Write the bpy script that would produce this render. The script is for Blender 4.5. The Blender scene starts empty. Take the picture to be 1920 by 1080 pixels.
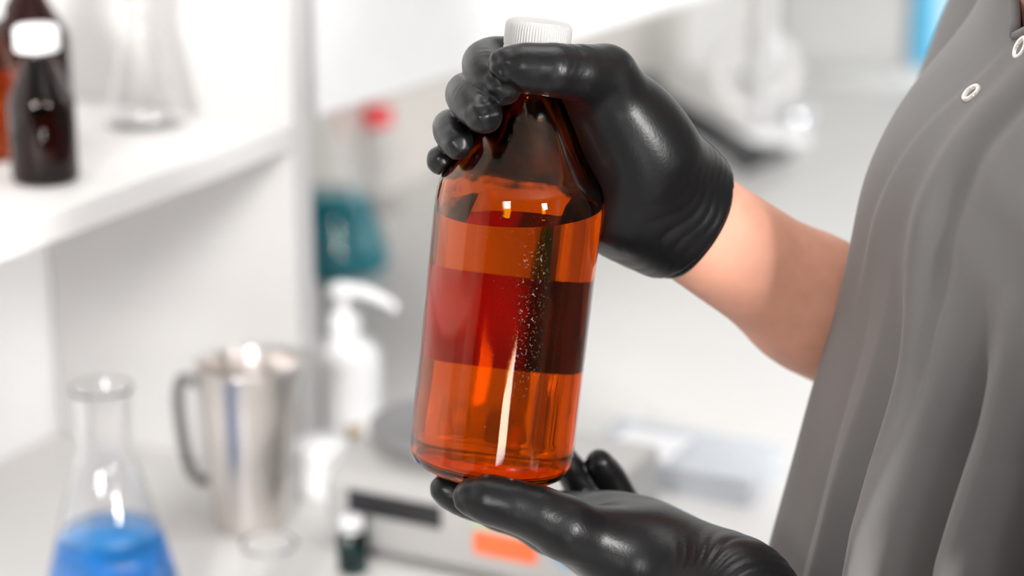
import bpy, bmesh, math, random
import numpy as np
from mathutils import Vector, Matrix

# ------------------------------------------------------------------ camera, world, lights, exposure
SC = bpy.context.scene
COL = SC.collection
CAMZ, PITCH, FPX = 1.55, math.radians(17), 4000.0
cam_d = bpy.data.cameras.new('camera'); cam = bpy.data.objects.new('camera', cam_d); COL.objects.link(cam)
cam.location = (0, 0, CAMZ); cam.rotation_euler = (math.pi/2 - PITCH, 0, 0)
cam_d.sensor_width = 36; cam_d.lens = 75; cam_d.clip_start = 0.05
cam_d.dof.use_dof = True; cam_d.dof.focus_distance = 1.085; cam_d.dof.aperture_fstop = 3.4
SC.camera = cam

w = bpy.data.worlds.new('world'); SC.world = w; w.use_nodes = True
w.node_tree.nodes['Background'].inputs[0].default_value = (0.9, 0.96, 1.0, 1)
w.node_tree.nodes['Background'].inputs[1].default_value = 0.25

def area(name, loc, target, sx, sy, power, col=(1, 1, 1)):
    l = bpy.data.lights.new(name, 'AREA'); l.shape = 'RECTANGLE'; l.size = sx; l.size_y = sy
    l.energy = power; l.color = col
    o = bpy.data.objects.new(name, l); COL.objects.link(o); o.location = loc
    o.rotation_euler = (Vector(target) - Vector(loc)).to_track_quat('-Z', 'Y').to_euler()
    return o
area('window_and_fill_light', (2.25, 2.3, 1.65), (0.1, 1.6, 1.2), 1.6, 1.2, 10, (0.90, 0.955, 1.0))
area('window_and_fill_light', (1.7, -1.2, 1.9), (-0.05, 1.35, 1.15), 0.40, 0.6, 74, (1.0, 0.985, 0.97))
ll = area('window_and_fill_light', (-0.75, -1.2, 1.95), (-0.33, 1.75, 1.0), 0.6, 0.5, 1.6, (1.0, 0.985, 0.97)); ll.data.spread = math.radians(30)  # added fill, no window there: narrow beam onto the shelf corner
area('window_and_fill_light', (0.52, -2.05, 0.50), (0.2, 1.2, 1.0), 0.5, 0.28, 6, (1.0, 0.99, 0.98))
area('ceiling_and_fill_light', (-0.3, 1.5, 2.62), (-0.3, 1.6, 0), 0.9, 0.9, 3, (1.0, 0.985, 0.97))
area('ceiling_and_fill_light', (0.2, 1.45, 2.62), (0.1, 1.6, 0), 0.8, 0.8, 5.0, (1.0, 0.985, 0.97))  # overhead fill, added to brighten the pump bottle under the cabinet

SC.view_settings.view_transform = 'Standard'; SC.view_settings.look = 'None'
SC.view_settings.gamma = 1.0; SC.view_settings.use_curve_mapping = False
SC.view_settings.exposure = 0.72
SC.cycles.max_bounces = 20; SC.cycles.transmission_bounces = 18; SC.cycles.diffuse_bounces = 6
SC.cycles.glossy_bounces = 8; SC.cycles.sample_clamp_indirect = 6; SC.cycles.use_denoising = True
SC.cycles.blur_glossy = 0.3

# ------------------------------------------------------------------ helpers
CP, SP = math.cos(PITCH), math.sin(PITCH)
def at(px, py, d):
    """world point of a pixel at depth d (used to read the photograph's layout off as coordinates)"""
    x = (px - 960) * d / FPX; u = (540 - py) * d / FPX
    return Vector((x, d*CP + u*SP, CAMZ + u*CP - d*SP))
def on_plane(px, py, z):
    X, dy = px - 960, 540 - py
    Y = FPX*CP + dy*SP; Z = -FPX*SP + dy*CP
    t = (z - CAMZ)/Z
    return Vector((X*t, Y*t, z))

def mesh_obj(name, verts, faces, mat=None, parent=None, smooth=True, loc=None, rot=None):
    me = bpy.data.meshes.new(name)
    me.from_pydata([tuple(v) for v in verts], [], [tuple(f) for f in faces])
    me.update()
    if smooth: me.polygons.foreach_set('use_smooth', [True]*len(me.polygons))
    o = bpy.data.objects.new(name, me); COL.objects.link(o)
    if mat: me.materials.append(mat)
    if parent: o.parent = parent
    if loc is not None: o.location = loc
    if rot is not None: o.rotation_euler = rot
    return o
def bm_obj(name, bm, mat=None, parent=None, smooth=False, loc=None, rot=None):
    me = bpy.data.meshes.new(name); bm.to_mesh(me); bm.free()
    if smooth: me.polygons.foreach_set('use_smooth', [True]*len(me.polygons))
    o = bpy.data.objects.new(name, me); COL.objects.link(o)
    if mat: me.materials.append(mat)
    if parent: o.parent = parent
    if loc is not None: o.location = loc
    if rot is not None: o.rotation_euler = rot
    return o
def tag(o, label=None, cat=None, group=None, kind=None):
    if label: o['label'] = label
    if cat: o['category'] = cat
    if group: o['group'] = group
    if kind: o['kind'] = kind
    return o
def empty(name, loc, rz=0.0):
    o = bpy.data.objects.new(name, None); COL.objects.link(o); o.location = loc; o.rotation_euler = (0, 0, rz)
    o.empty_display_size = 0.02
    return o
def box(name, x0, x1, y0, y1, z0, z1, mat, parent=None, bev=0.002, loc=None, rot=None, segs=2):
    bm = bmesh.new(); bmesh.ops.create_cube(bm, size=1)
    for v in bm.verts:
        v.co = (x0 + (v.co.x+.5)*(x1-x0), y0 + (v.co.y+.5)*(y1-y0), z0 + (v.co.z+.5)*(z1-z0))
    if bev: bmesh.ops.bevel(bm, geom=bm.edges[:], offset=bev, segments=segs, affect='EDGES', profile=.7)
    return bm_obj(name, bm, mat, parent, False, loc, rot)
def lathe(profile, n=64, rmod=None):
    """profile: list of (r, z); a first/last r of 0 closes on the axis"""
    V, F, rings = [], [], []
    for i, (r, z) in enumerate(profile):
        if r < 1e-7: rings.append([len(V)]); V.append((0, 0, z))
        else:
            ring = []
            for k in range(n):
                a = 2*math.pi*k/n; rr = r if rmod is None else r + rmod(i, z, a)
                ring.append(len(V)); V.append((rr*math.cos(a), rr*math.sin(a), z))
            rings.append(ring)
    for A, B in zip(rings[:-1], rings[1:]):
        for k in range(n):
            k2 = (k+1) % n
            if len(A) == 1 and len(B) == 1: continue
            if len(A) == 1: F.append((A[0], B[k2], B[k]))
            elif len(B) == 1: F.append((A[k], A[k2], B[0]))
            else: F.append((A[k], A[k2], B[k2], B[k]))
    return V, F
def smooth_profile(pts, m=6):
    """Catmull-Rom through the points"""
    P = [pts[0]] + list(pts) + [pts[-1]]; out = []
    for i in range(1, len(P)-2):
        p0, p1, p2, p3 = [np.array(p, float) for p in P[i-1:i+3]]
        for k in range(m):
            t = k/m
            q = .5*((2*p1) + (-p0+p2)*t + (2*p0-5*p1+4*p2-p3)*t*t + (-p0+3*p1-3*p2+p3)*t**3)
            out.append((max(q[0], 0), q[1]))
    out.append(tuple(pts[-1])); return out
def tube(pts, rad, n=12, caps=True):
    V, F = [], []
    pts = [Vector(p) for p in pts]; up = Vector((0, 0, 1)); prev = None
    for i, p in enumerate(pts):
        t = (pts[min(i+1, len(pts)-1)] - pts[max(i-1, 0)]).normalized()
        if prev is None:
            a = t.cross(up)
            if a.length < .1: a = t.cross(Vector((1, 0, 0)))
        else: a = prev - t*prev.dot(t)
        a.normalize(); prev = a; b = t.cross(a)
        r = rad[i] if isinstance(rad, (list, tuple)) else rad
        for k in range(n):
            th = 2*math.pi*k/n; V.append(p + (a*math.cos(th) + b*math.sin(th))*r)
    for i in range(len(pts)-1):
        for k in range(n):
            k2 = (k+1) % n; F.append((i*n+k, i*n+k2, (i+1)*n+k2, (i+1)*n+k))
    if caps:
        F.append(tuple(range(n))[::-1]); F.append(tuple((len(pts)-1)*n + k for k in range(n)))
    return V, F

# ------------------------------------------------------------------ materials
def mat_new(name):
    m = bpy.data.materials.new(name); m.use_nodes = True
    return m, m.node_tree.nodes, m.node_tree.links
def pbr(name, col, rough=.5, metal=0., spec=.5, noise=0., nscale=30., bump=0., bscale=200., bdist=.001, sub=0., subcol=None, coat=0., trans=0., sheen=0.):
    m, N, L = mat_new(name); b = N['Principled BSDF']
    b.inputs['Base Color'].default_value = (*col, 1); b.inputs['Roughness'].default_value = rough
    b.inputs['Metallic'].default_value = metal; b.inputs['Specular IOR Level'].default_value = spec
    b.inputs['Coat Weight'].default_value = coat; b.inputs['Transmission Weight'].default_value = trans
    b.inputs['Sheen Weight'].default_value = sheen
    if sub:
        b.inputs['Subsurface Weight'].default_value = sub; b.inputs['Subsurface Radius'].default_value = subcol or (1, .3, .15)
        b.inputs['Subsurface Scale'].default_value = .008
    tc = N.new('ShaderNodeTexCoord')
    if noise:
        n = N.new('ShaderNodeTexNoise'); n.inputs['Scale'].default_value = nscale; n.inputs['Detail'].default_value = 4
        L.new(tc.outputs['Object'], n.inputs['Vector'])
        r = N.new('ShaderNodeMapRange'); r.inputs[1].default_value = .3; r.inputs[2].default_value = .7
        r.inputs[3].default_value = 1-noise; r.inputs[4].default_value = 1+noise
        L.new(n.outputs[0], r.inputs[0])
        mx = N.new('ShaderNodeVectorMath'); mx.operation = 'SCALE'; mx.inputs[0].default_value = col
        L.new(r.outputs[0], mx.inputs['Scale']); L.new(mx.outputs[0], b.inputs['Base Color'])
    if bump:
        n2 = N.new('ShaderNodeTexNoise'); n2.inputs['Scale'].default_value = bscale; n2.inputs['Detail'].default_value = 3
        L.new(tc.outputs['Object'], n2.inputs['Vector'])
        bp = N.new('ShaderNodeBump'); bp.inputs['Strength'].default_value = bump; bp.inputs['Distance'].default_value = bdist
        L.new(n2.outputs[0], bp.inputs['Height']); L.new(bp.outputs[0], b.inputs['Normal'])
    return m
def glass(name, tint=(1, 1, 1), ior=1.5, rough=0., bump=0., bscale=25.):
    m, N, L = mat_new(name); N.remove(N['Principled BSDF'])
    rf = N.new('ShaderNodeBsdfRefraction'); rf.inputs['Color'].default_value = (*tint, 1); rf.inputs['IOR'].default_value = ior
    rf.inputs['Roughness'].default_value = rough
    gl = N.new('ShaderNodeBsdfGlossy'); gl.inputs['Roughness'].default_value = max(rough, .02); gl.inputs['Color'].default_value = (1, 1, 1, 1)
    fr = N.new('ShaderNodeFresnel'); fr.inputs['IOR'].default_value = 1.38 if ior > 1.4 else ior
    mx = N.new('ShaderNodeMixShader')
    L.new(fr.outputs[0], mx.inputs[0]); L.new(rf.outputs[0], mx.inputs[1]); L.new(gl.outputs[0], mx.inputs[2])
    L.new(mx.outputs[0], N['Material Output'].inputs['Surface'])
    if bump:
        tc = N.new('ShaderNodeTexCoord'); n = N.new('ShaderNodeTexNoise'); n.inputs['Scale'].default_value = bscale
        mp = N.new('ShaderNodeMapping'); mp.inputs['Scale'].default_value = (1, 1, .12)
        L.new(tc.outputs['Object'], mp.inputs[0]); L.new(mp.outputs[0], n.inputs['Vector'])
        bp = N.new('ShaderNodeBump'); bp.inputs['Strength'].default_value = bump; bp.inputs['Distance'].default_value = .002
        L.new(n.outputs[0], bp.inputs['Height'])
        for s in (rf, gl, fr): L.new(bp.outputs[0], s.inputs['Normal'])
    return m

M = {}
M['wall'] = pbr('wall_paint', (.66, .625, .59), .8, noise=.02, nscale=3, bump=.1)
M['wall_white'] = pbr('wall_white', (.84, .84, .83), .8, noise=.02, nscale=3)
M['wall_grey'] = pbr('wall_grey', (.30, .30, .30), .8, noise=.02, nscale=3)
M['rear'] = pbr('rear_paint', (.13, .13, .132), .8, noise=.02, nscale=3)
M['ceil'] = pbr('ceiling_paint', (.50, .50, .50), .9, noise=.01)
M['floor'] = pbr('floor_vinyl', (.45, .45, .44), .45, noise=.06, nscale=4)
M['bench'] = pbr('bench_laminate', (.72, .71, .695), .4, noise=.02, nscale=6, bump=.05)
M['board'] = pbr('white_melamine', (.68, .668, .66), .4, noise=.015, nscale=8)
M['back_board'] = pbr('back_board_lit', (.93, .93, .93), .5, noise=.01)  # same white board made paler: the stronger light on it is in the colour
M['panel'] = pbr('panel_melamine_dim', (.60, .59, .58), .4, noise=.015, nscale=8)  # end panel toned darker, its weaker light put into the colour
M['cab'] = pbr('cabinet_white', (.92, .92, .92), .35, noise=.01)
M['glove'] = pbr('black_nitrile', (.004, .004, .0045), .36, spec=.30, bump=.12, bscale=700, bdist=.0006, noise=.12, nscale=40)
def latex_relief(m):
    N, L = m.node_tree.nodes, m.node_tree.links
    b = N['Principled BSDF']; fine = b.inputs['Normal'].links[0].from_node
    tc = N.new('ShaderNodeTexCoord'); mp = N.new('ShaderNodeMapping'); mp.inputs['Rotation'].default_value = (.3, .5, .2); mp.inputs['Scale'].default_value = (1, 1, .38)
    n = N.new('ShaderNodeTexNoise'); n.inputs['Scale'].default_value = 130; n.inputs['Detail'].default_value = 5; n.inputs['Distortion'].default_value = 1.2
    L.new(tc.outputs['Object'], mp.inputs[0]); L.new(mp.outputs[0], n.inputs['Vector'])
    r = N.new('ShaderNodeMath'); r.operation = 'SUBTRACT'; r.inputs[1].default_value = .5; L.new(n.outputs[0], r.inputs[0])
    a = N.new('ShaderNodeMath'); a.operation = 'ABSOLUTE'; L.new(r.outputs[0], a.inputs[0])
    bp = N.new('ShaderNodeBump'); bp.inputs['Strength'].default_value = .06; bp.inputs['Distance'].default_value = .003
    L.new(a.outputs[0], bp.inputs['Height']); L.new(fine.outputs[0], bp.inputs['Normal']); L.new(bp.outputs[0], b.inputs['Normal'])
latex_relief(M['glove'])
M['skin'] = pbr('skin', (.67, .335, .235), .5, spec=.3, noise=.06, nscale=60, bump=.15, bscale=350, bdist=.0008, sub=.12)
M['cap'] = pbr('ribbed_cap_plastic', (.42, .412, .40), .35, noise=.04, nscale=60, sub=.1, subcol=(1, 1, 1))
M['white_plastic'] = pbr('white_plastic', (.92, .92, .92), .3, noise=.01)
M['steel'] = pbr('brushed_steel', (.74, .70, .67), .28, metal=1., noise=.05, nscale=20)
M['steel_dark'] = pbr('dark_steel', (.22, .21, .20), .4, metal=.8, noise=.05)
M['chrome'] = pbr('chrome', (.85, .86, .88), .12, metal=1., noise=.02)
M['black_plastic'] = pbr('black_plastic', (.02, .02, .022), .4, noise=.05)
M['scale_body'] = pbr('scale_grey_plastic', (.46, .452, .44), .4, noise=.02)
M['pan'] = pbr('scale_pan_steel', (.42, .42, .43), .4, metal=.85, noise=.04)
M['orange'] = pbr('orange_sticker', (.95, .17, .05), .5, noise=.03)
M['green'] = pbr('green_strip', (.42, .62, .42), .5, noise=.03)
M['blue_btn'] = pbr('blue_button', (.08, .38, .70), .4, noise=.03)
M['red'] = pbr('red_cap', (.80, .05, .06), .4, noise=.03)
M['tan'] = pbr('tan_sticker', (.55, .43, .28), .6, noise=.04)
M['peach'] = pbr('peach_sticker', (.95, .62, .35), .6, noise=.04)
M['paper'] = pbr('white_paper', (.9, .9, .92), .7, noise=.01)
M['sky_card'] = pbr('blue_card', (.05, .48, .80), .5, noise=.03)
M['pale_card'] = pbr('pale_blue_card', (.60, .84, .95), .5, noise=.02)
M['grey_panel'] = pbr('grey_panel', (.52, .52, .51), .5, noise=.02)
M['clear'] = glass('clear_glass', (.99, .99, .99), 1.40)
M['clear_plastic'] = pbr('clear_plastic', (.80, .84, .90), .2, trans=.35, noise=.02)
M['amber'] = glass('amber_glass', (.87, .52, .05), 1.5, bump=.22, bscale=60)
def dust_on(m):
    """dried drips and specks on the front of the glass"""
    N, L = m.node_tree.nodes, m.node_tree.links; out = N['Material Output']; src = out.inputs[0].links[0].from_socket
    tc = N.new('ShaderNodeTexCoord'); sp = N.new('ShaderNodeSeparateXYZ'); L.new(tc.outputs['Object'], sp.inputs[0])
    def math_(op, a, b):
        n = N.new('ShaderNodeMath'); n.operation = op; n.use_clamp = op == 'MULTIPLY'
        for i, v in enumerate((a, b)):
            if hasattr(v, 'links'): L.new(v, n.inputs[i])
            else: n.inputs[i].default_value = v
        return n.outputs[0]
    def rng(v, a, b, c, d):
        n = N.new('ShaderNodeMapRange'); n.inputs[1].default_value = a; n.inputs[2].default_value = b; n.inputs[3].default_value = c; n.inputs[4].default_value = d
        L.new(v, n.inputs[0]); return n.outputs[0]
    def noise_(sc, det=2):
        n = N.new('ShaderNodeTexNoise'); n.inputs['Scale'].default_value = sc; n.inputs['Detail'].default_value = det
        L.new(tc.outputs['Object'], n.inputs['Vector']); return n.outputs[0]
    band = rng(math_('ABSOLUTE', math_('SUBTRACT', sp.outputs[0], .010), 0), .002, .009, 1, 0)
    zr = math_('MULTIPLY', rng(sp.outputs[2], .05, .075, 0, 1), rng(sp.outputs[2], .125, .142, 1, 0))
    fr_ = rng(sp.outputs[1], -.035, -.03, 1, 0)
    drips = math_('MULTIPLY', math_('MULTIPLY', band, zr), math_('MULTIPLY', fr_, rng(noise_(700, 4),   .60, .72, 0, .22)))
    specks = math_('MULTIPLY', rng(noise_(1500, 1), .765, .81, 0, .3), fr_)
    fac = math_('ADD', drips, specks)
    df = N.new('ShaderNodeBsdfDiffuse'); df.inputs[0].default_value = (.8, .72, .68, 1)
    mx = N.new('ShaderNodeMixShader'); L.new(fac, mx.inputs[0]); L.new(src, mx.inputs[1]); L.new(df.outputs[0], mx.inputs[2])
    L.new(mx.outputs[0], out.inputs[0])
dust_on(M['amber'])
M['amber_plain'] = glass('light_amber_glass', (.87, .52, .10), 1.5)
M['amber_dark'] = glass('dark_amber_glass', (.36, .14, .03), 1.5)
M['green_glass'] = glass('dark_green_glass', (.35, .5, .5), 1.5)
M['water'] = glass('amber_liquid', (.99, .93, .80), 1.33)
M['blue_liquid'] = pbr('blue_liquid', (.05, .40, 1.0), .05, trans=.2, noise=.25, nscale=60)
M['teal_liquid'] = pbr('teal_liquid', (.005, .42, .52), .08, trans=.2, noise=.15, nscale=30)
M['orange_liquid'] = pbr('orange_liquid', (.85, .28, .02), .1, trans=.3, noise=.1)
M['eye'] = pbr('eye_white', (.75, .73, .7), .2, noise=.02)
M['snap'] = pbr('pearl_snap', (.85, .80, .77), .2, metal=.35, noise=.02)

# woven cotton for the scrub tunic
def cloth_mat(name, col):
    m = pbr(name, col, .75, spec=.25, noise=.05, nscale=14, sheen=.12)
    N, L = m.node_tree.nodes, m.node_tree.links
    uv = N.new('ShaderNodeTexCoord')
    w1 = N.new('ShaderNodeTexWave'); w1.inputs['Scale'].default_value = 420; w1.bands_direction = 'Z'
    w2 = N.new('ShaderNodeTexWave'); w2.inputs['Scale'].default_value = 420; w2.bands_direction = 'DIAGONAL'
    ad = N.new('ShaderNodeMath'); ad.operation = 'ADD'
    L.new(uv.outputs['Object'], w1.inputs[0]); L.new(uv.outputs['Object'], w2.inputs[0])
    L.new(w1.outputs[1], ad.inputs[0]); L.new(w2.outputs[1], ad.inputs[1])
    b = N.new('ShaderNodeBump'); b.inputs['Strength'].default_value = .12; b.inputs['Distance'].default_value = .0006
    L.new(ad.outputs[0], b.inputs['Height']); L.new(b.outputs[0], N['Principled BSDF'].inputs['Normal'])
    return m
M['cloth'] = cloth_mat('grey_cotton', (.178, .171, .1675))
M['cloth_dark'] = cloth_mat('grey_cotton_trousers', (.17, .165, .16))

# paper label: red print on one side, dark print on the other
def label_mat():
    m = pbr('bottle_label', (.6, .02, .02), .6)
    N, L = m.node_tree.nodes, m.node_tree.links; b = N['Principled BSDF']
    tc = N.new('ShaderNodeTexCoord'); sp = N.new('ShaderNodeSeparateXYZ'); L.new(tc.outputs['Object'], sp.inputs[0])
    rp = N.new('ShaderNodeValToRGB'); rp.color_ramp.elements[0].position = .55; rp.color_ramp.elements[0].color = (.85, .05, .03, 1)
    rp.color_ramp.elements[1].position = .60; rp.color_ramp.elements[1].color = (.09, .008, .012, 1)
    tr = N.new('ShaderNodeBsdfTranslucent'); mxs = N.new('ShaderNodeMixShader'); mxs.inputs[0].default_value = .45
    L.new(rp.outputs[0], tr.inputs[0]); L.new(b.outputs[0], mxs.inputs[1]); L.new(tr.outputs[0], mxs.inputs[2]); L.new(mxs.outputs[0], N['Material Output'].inputs[0])
    mr = N.new('ShaderNodeMapRange'); mr.inputs[1].default_value = -.045; mr.inputs[2].default_value = .045
    L.new(sp.outputs[0], mr.inputs[0]); L.new(mr.outputs[0], rp.inputs[0]); L.new(rp.outputs[0], b.inputs['Base Color'])
    return m
M['label'] = label_mat()

# ------------------------------------------------------------------ layout directions of the bench run
D1 = Vector((.445, .896, 0)).normalized()      # along the bench, away from the camera
D2 = Vector((-.896, .445, 0)).normalized()     # into the bench, towards the wall
RZ1 = math.atan2(D1.y, D1.x)                   # local x = along the bench, local y = towards the wall
BZ = 0.85                                      # bench height
SZ = 1.165                                     # shelf top
B0 = on_plane(546, 234, SZ); B0.z = 0          # front corner of the shelf's end panel
def run(a, b, z=0.0):
    return B0 + D1*a + D2*b + Vector((0, 0, z))

# ------------------------------------------------------------------ room
def wall(name, p0, p1, z0, z1, mat, t=.1):
    p0 = Vector((p0[0], p0[1], 0)); p1 = Vector((p1[0], p1[1], 0)); d = p1-p0
    o = box(name, 0, d.length, 0, t, z0, z1, mat, bev=0, loc=p0, rot=(0, 0, math.atan2(d.y, d.x)))
    return tag(o, kind='structure')
WB = .42                                        # wall behind the bench run
FARY = 3.62
wl0 = run(-4.2, WB); wl1 = run(1.95, WB)
wall('wall_left', wl0, wl1, 0, 2.7, M['wall'])
wall('wall_back', (wl1.x-.3, FARY), (2.4, FARY), 0, 2.7, M['wall_white'])
wall('wall_right', (2.4, FARY), (2.4, -2.2), 0, 2.7, M['wall_grey'])
wall('wall_rear', (2.4, -2.2), (wl0.x-.4, -2.2), 0, 2.7, M['rear'])
tag(box('floor', -3, 2.6, -2.4, 4.2, -.1, 0, M['floor'], bev=0), kind='structure')
tag(box('ceiling', -3, 2.6, -2.4, 4.2, 2.7, 2.8, M['ceil'], bev=0), kind='structure')

# ------------------------------------------------------------------ bench run
bench = empty('lab_bench', run(0, -.25), RZ1)
tag(bench, 'long white laboratory bench carrying the shelf unit, scale and glassware', 'bench')
box('worktop', -2.2, 1.86, -.25, .66, BZ-.03, BZ, M['bench'], bench, .003)
box('carcass', -2.2, 1.86, -.20, .66, .1, BZ-.031, M['cab'], bench, .002)
box('plinth', -2.2, 1.86, -.16, .66, 0, .099, M['grey_panel'], bench, 0)
for k in range(7):
    x0 = -2.19 + k*.579
    dr = box('door', x0, x0+.573, -.22, -.201, .12, BZ-.05, M['cab'], bench, .002)
    box('handle', x0+.45, x0+.56, -.232, -.2205, BZ-.10, BZ-.088, M['chrome'], dr, .002)

# shelf unit on the bench: end panel, shelf board, back board
su = empty('shelf_unit', run(0, 0, BZ), RZ1)
tag(su, 'white melamine shelf unit with one board holding amber bottles and an empty flask', 'shelf')
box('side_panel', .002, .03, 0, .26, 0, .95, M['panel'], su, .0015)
box('shelf_board', -1.30, 0.001, .0, .262, SZ-.021-BZ, SZ-BZ, M['board'], su, .0015)
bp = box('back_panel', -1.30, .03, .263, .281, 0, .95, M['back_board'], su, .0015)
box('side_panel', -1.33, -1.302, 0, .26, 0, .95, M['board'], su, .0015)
box('sticker', -.242, -.205, .2618, .2634, .172, .19, M['peach'], bp, 0)

# wall cabinet beyond the shelf unit
c0 = on_plane(590, 222, SZ-.005); c1 = on_plane(1312, 0, SZ-.005)
dc = c1-c0; rzc = math.atan2(dc.y, dc.x)
wc = empty('wall_cabinet', (c0.x, c0.y, 0), rzc)
tag(wc, 'white wall cabinet with plain doors hanging above the back of the bench', 'cabinet')
box('carcass', 0, 1.2, .021, .33, SZ-.005, 1.95, M['cab'], wc, .002)
for k in range(4):
    box('door', .003+k*.30-(.2 if k else 0)*0, .298+k*.30, 0, .02, SZ-.004, 1.95, M['cab'], wc, .002)

# ------------------------------------------------------------------ the amber bottle (held in both hands)
def bottle_axis():
    u = Vector((.110, .087, 1)).normalized()
    base = at(918, 878, 1.145)
    return base, u
BASE, AX = bottle_axis()
BH = .2412
q = Vector((0, 0, 1)).rotation_difference(AX)
BOT = empty('amber_bottle', BASE); BOT.rotation_mode = 'QUATERNION'; BOT.rotation_quaternion = q
tag(BOT, 'large amber glass bottle of liquid with ribbed white cap held in two black gloves', 'bottle')
outer = [(.0, .0035), (.020, .003), (.034, .0008), (.0385, .0008), (.0418, .003), (.0436, .008), (.0440, .016), (.0440, .06), (.0440, .10),
         (.0440, .138), (.0438, .146), (.0427, .1535), (.0402, .1595), (.0362, .1650), (.0300, .1745), (.0250, .1840), (.0203, .193), (.0172, .2005), (.0158, .206), (.0152, .212), (.0152, .228)]
OUT_S = smooth_profile(outer[5:], 5)
outer_f = outer[:5] + OUT_S
inner = [(.0, .0050), (.026, .0050), (.035, .0045), (.0395, .0070), (.0414, .014), (.0415, .06), (.0415, .10), (.0415, .138), (.0412, .1455), (.0400, .1525),
         (.0376, .158), (.0338, .1635), (.0276, .173), (.0226, .1825), (.0180, .1915), (.0148, .199), (.0134, .2055), (.0128, .212), (.0128, .228)]
INN_S = smooth_profile(inner[3:], 5)
inner_f = inner[:3] + INN_S
V, F = lathe(outer_f + [(.0140, .2288)] + inner_f[::-1], 128)
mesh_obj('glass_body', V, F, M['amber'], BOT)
# liquid, cut level in the tilted bottle
liq_level = at(957, 386, 1.145-.05*(878-386)/840).z
Rm = q.to_matrix()
Vl, Fl = lathe([(0, inner[0][1]-.0004)] + [(r+.0004, z-.0003*(z < .012)) for r, z in inner_f[1:-8]] + [(0, inner_f[-9][1])], 96)
bm = bmesh.new(); vs = [bm.verts.new(v) for v in Vl]
for f in Fl: bm.faces.new([vs[i] for i in f])
nloc = Rm.transposed() @ Vector((0, 0, 1)); ploc = Rm.transposed() @ (Vector((BASE.x, BASE.y, liq_level)) - BASE)
r = bmesh.ops.bisect_plane(bm, geom=bm.verts[:]+bm.edges[:]+bm.faces[:], plane_co=ploc, plane_no=nloc, clear_outer=True)
edges = [e for e in r['geom_cut'] if isinstance(e, bmesh.types.BMEdge)]
bmesh.ops.contextual_create(bm, geom=edges)
bmesh.ops.recalc_face_normals(bm, faces=bm.faces[:])
lq = bm_obj('liquid', bm, M['water'], BOT, True)
for p in lq.data.polygons:
    if len(p.vertices) > 10: p.use_smooth = False
lq.data.set_sharp_from_angle(angle=math.radians(40))
# cap with vertical ribs
cap_prof = [(0, .0), (.0146, 0.0), (.0168, 0.0), (.0172, .0006), (.0172, .002), (.0170, .0025), (.0170, .0032), (.0171, .004), (.0171, .008), (.0171, .0125), (.0168, .0145), (.0155, .0163), (.0140, .0169), (.0, .0172)]
def ribs(i, z, a): return .00028*math.cos(72*a) if 7 <= i <= 10 else 0
V, F = lathe(cap_prof, 288, ribs)
mesh_obj('cap', V, F, M['cap'], BOT, loc=(0, 0, BH-.0172))
# label on the far side
V, F = [], []
na = 60
for j in range(2):
    for z in (.050, .1015):
        for k in range(na+1):
            a = math.radians(14 + 152*k/na); rr = .0442 + .0003*j
            V.append((rr*math.cos(a), rr*math.sin(a), z))
n1 = na+1
for k in range(na):
    F += [(k, k+n1, k+1+n1, k+1), (2*n1+k, 2*n1+k+1, 3*n1+k+1, 3*n1+k), (k, k+1, 2*n1+k+1, 2*n1+k), (n1+k, 3*n1+k, 3*n1+k+1, n1+k+1)]
F += [(0, 2*n1, 3*n1, n1), (na, na+n1, 3*n1+na, 2*n1+na)]
tag(mesh_obj('label', V, F, M['label'], BOT), 'red and dark paper label seen through the glass')

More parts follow.
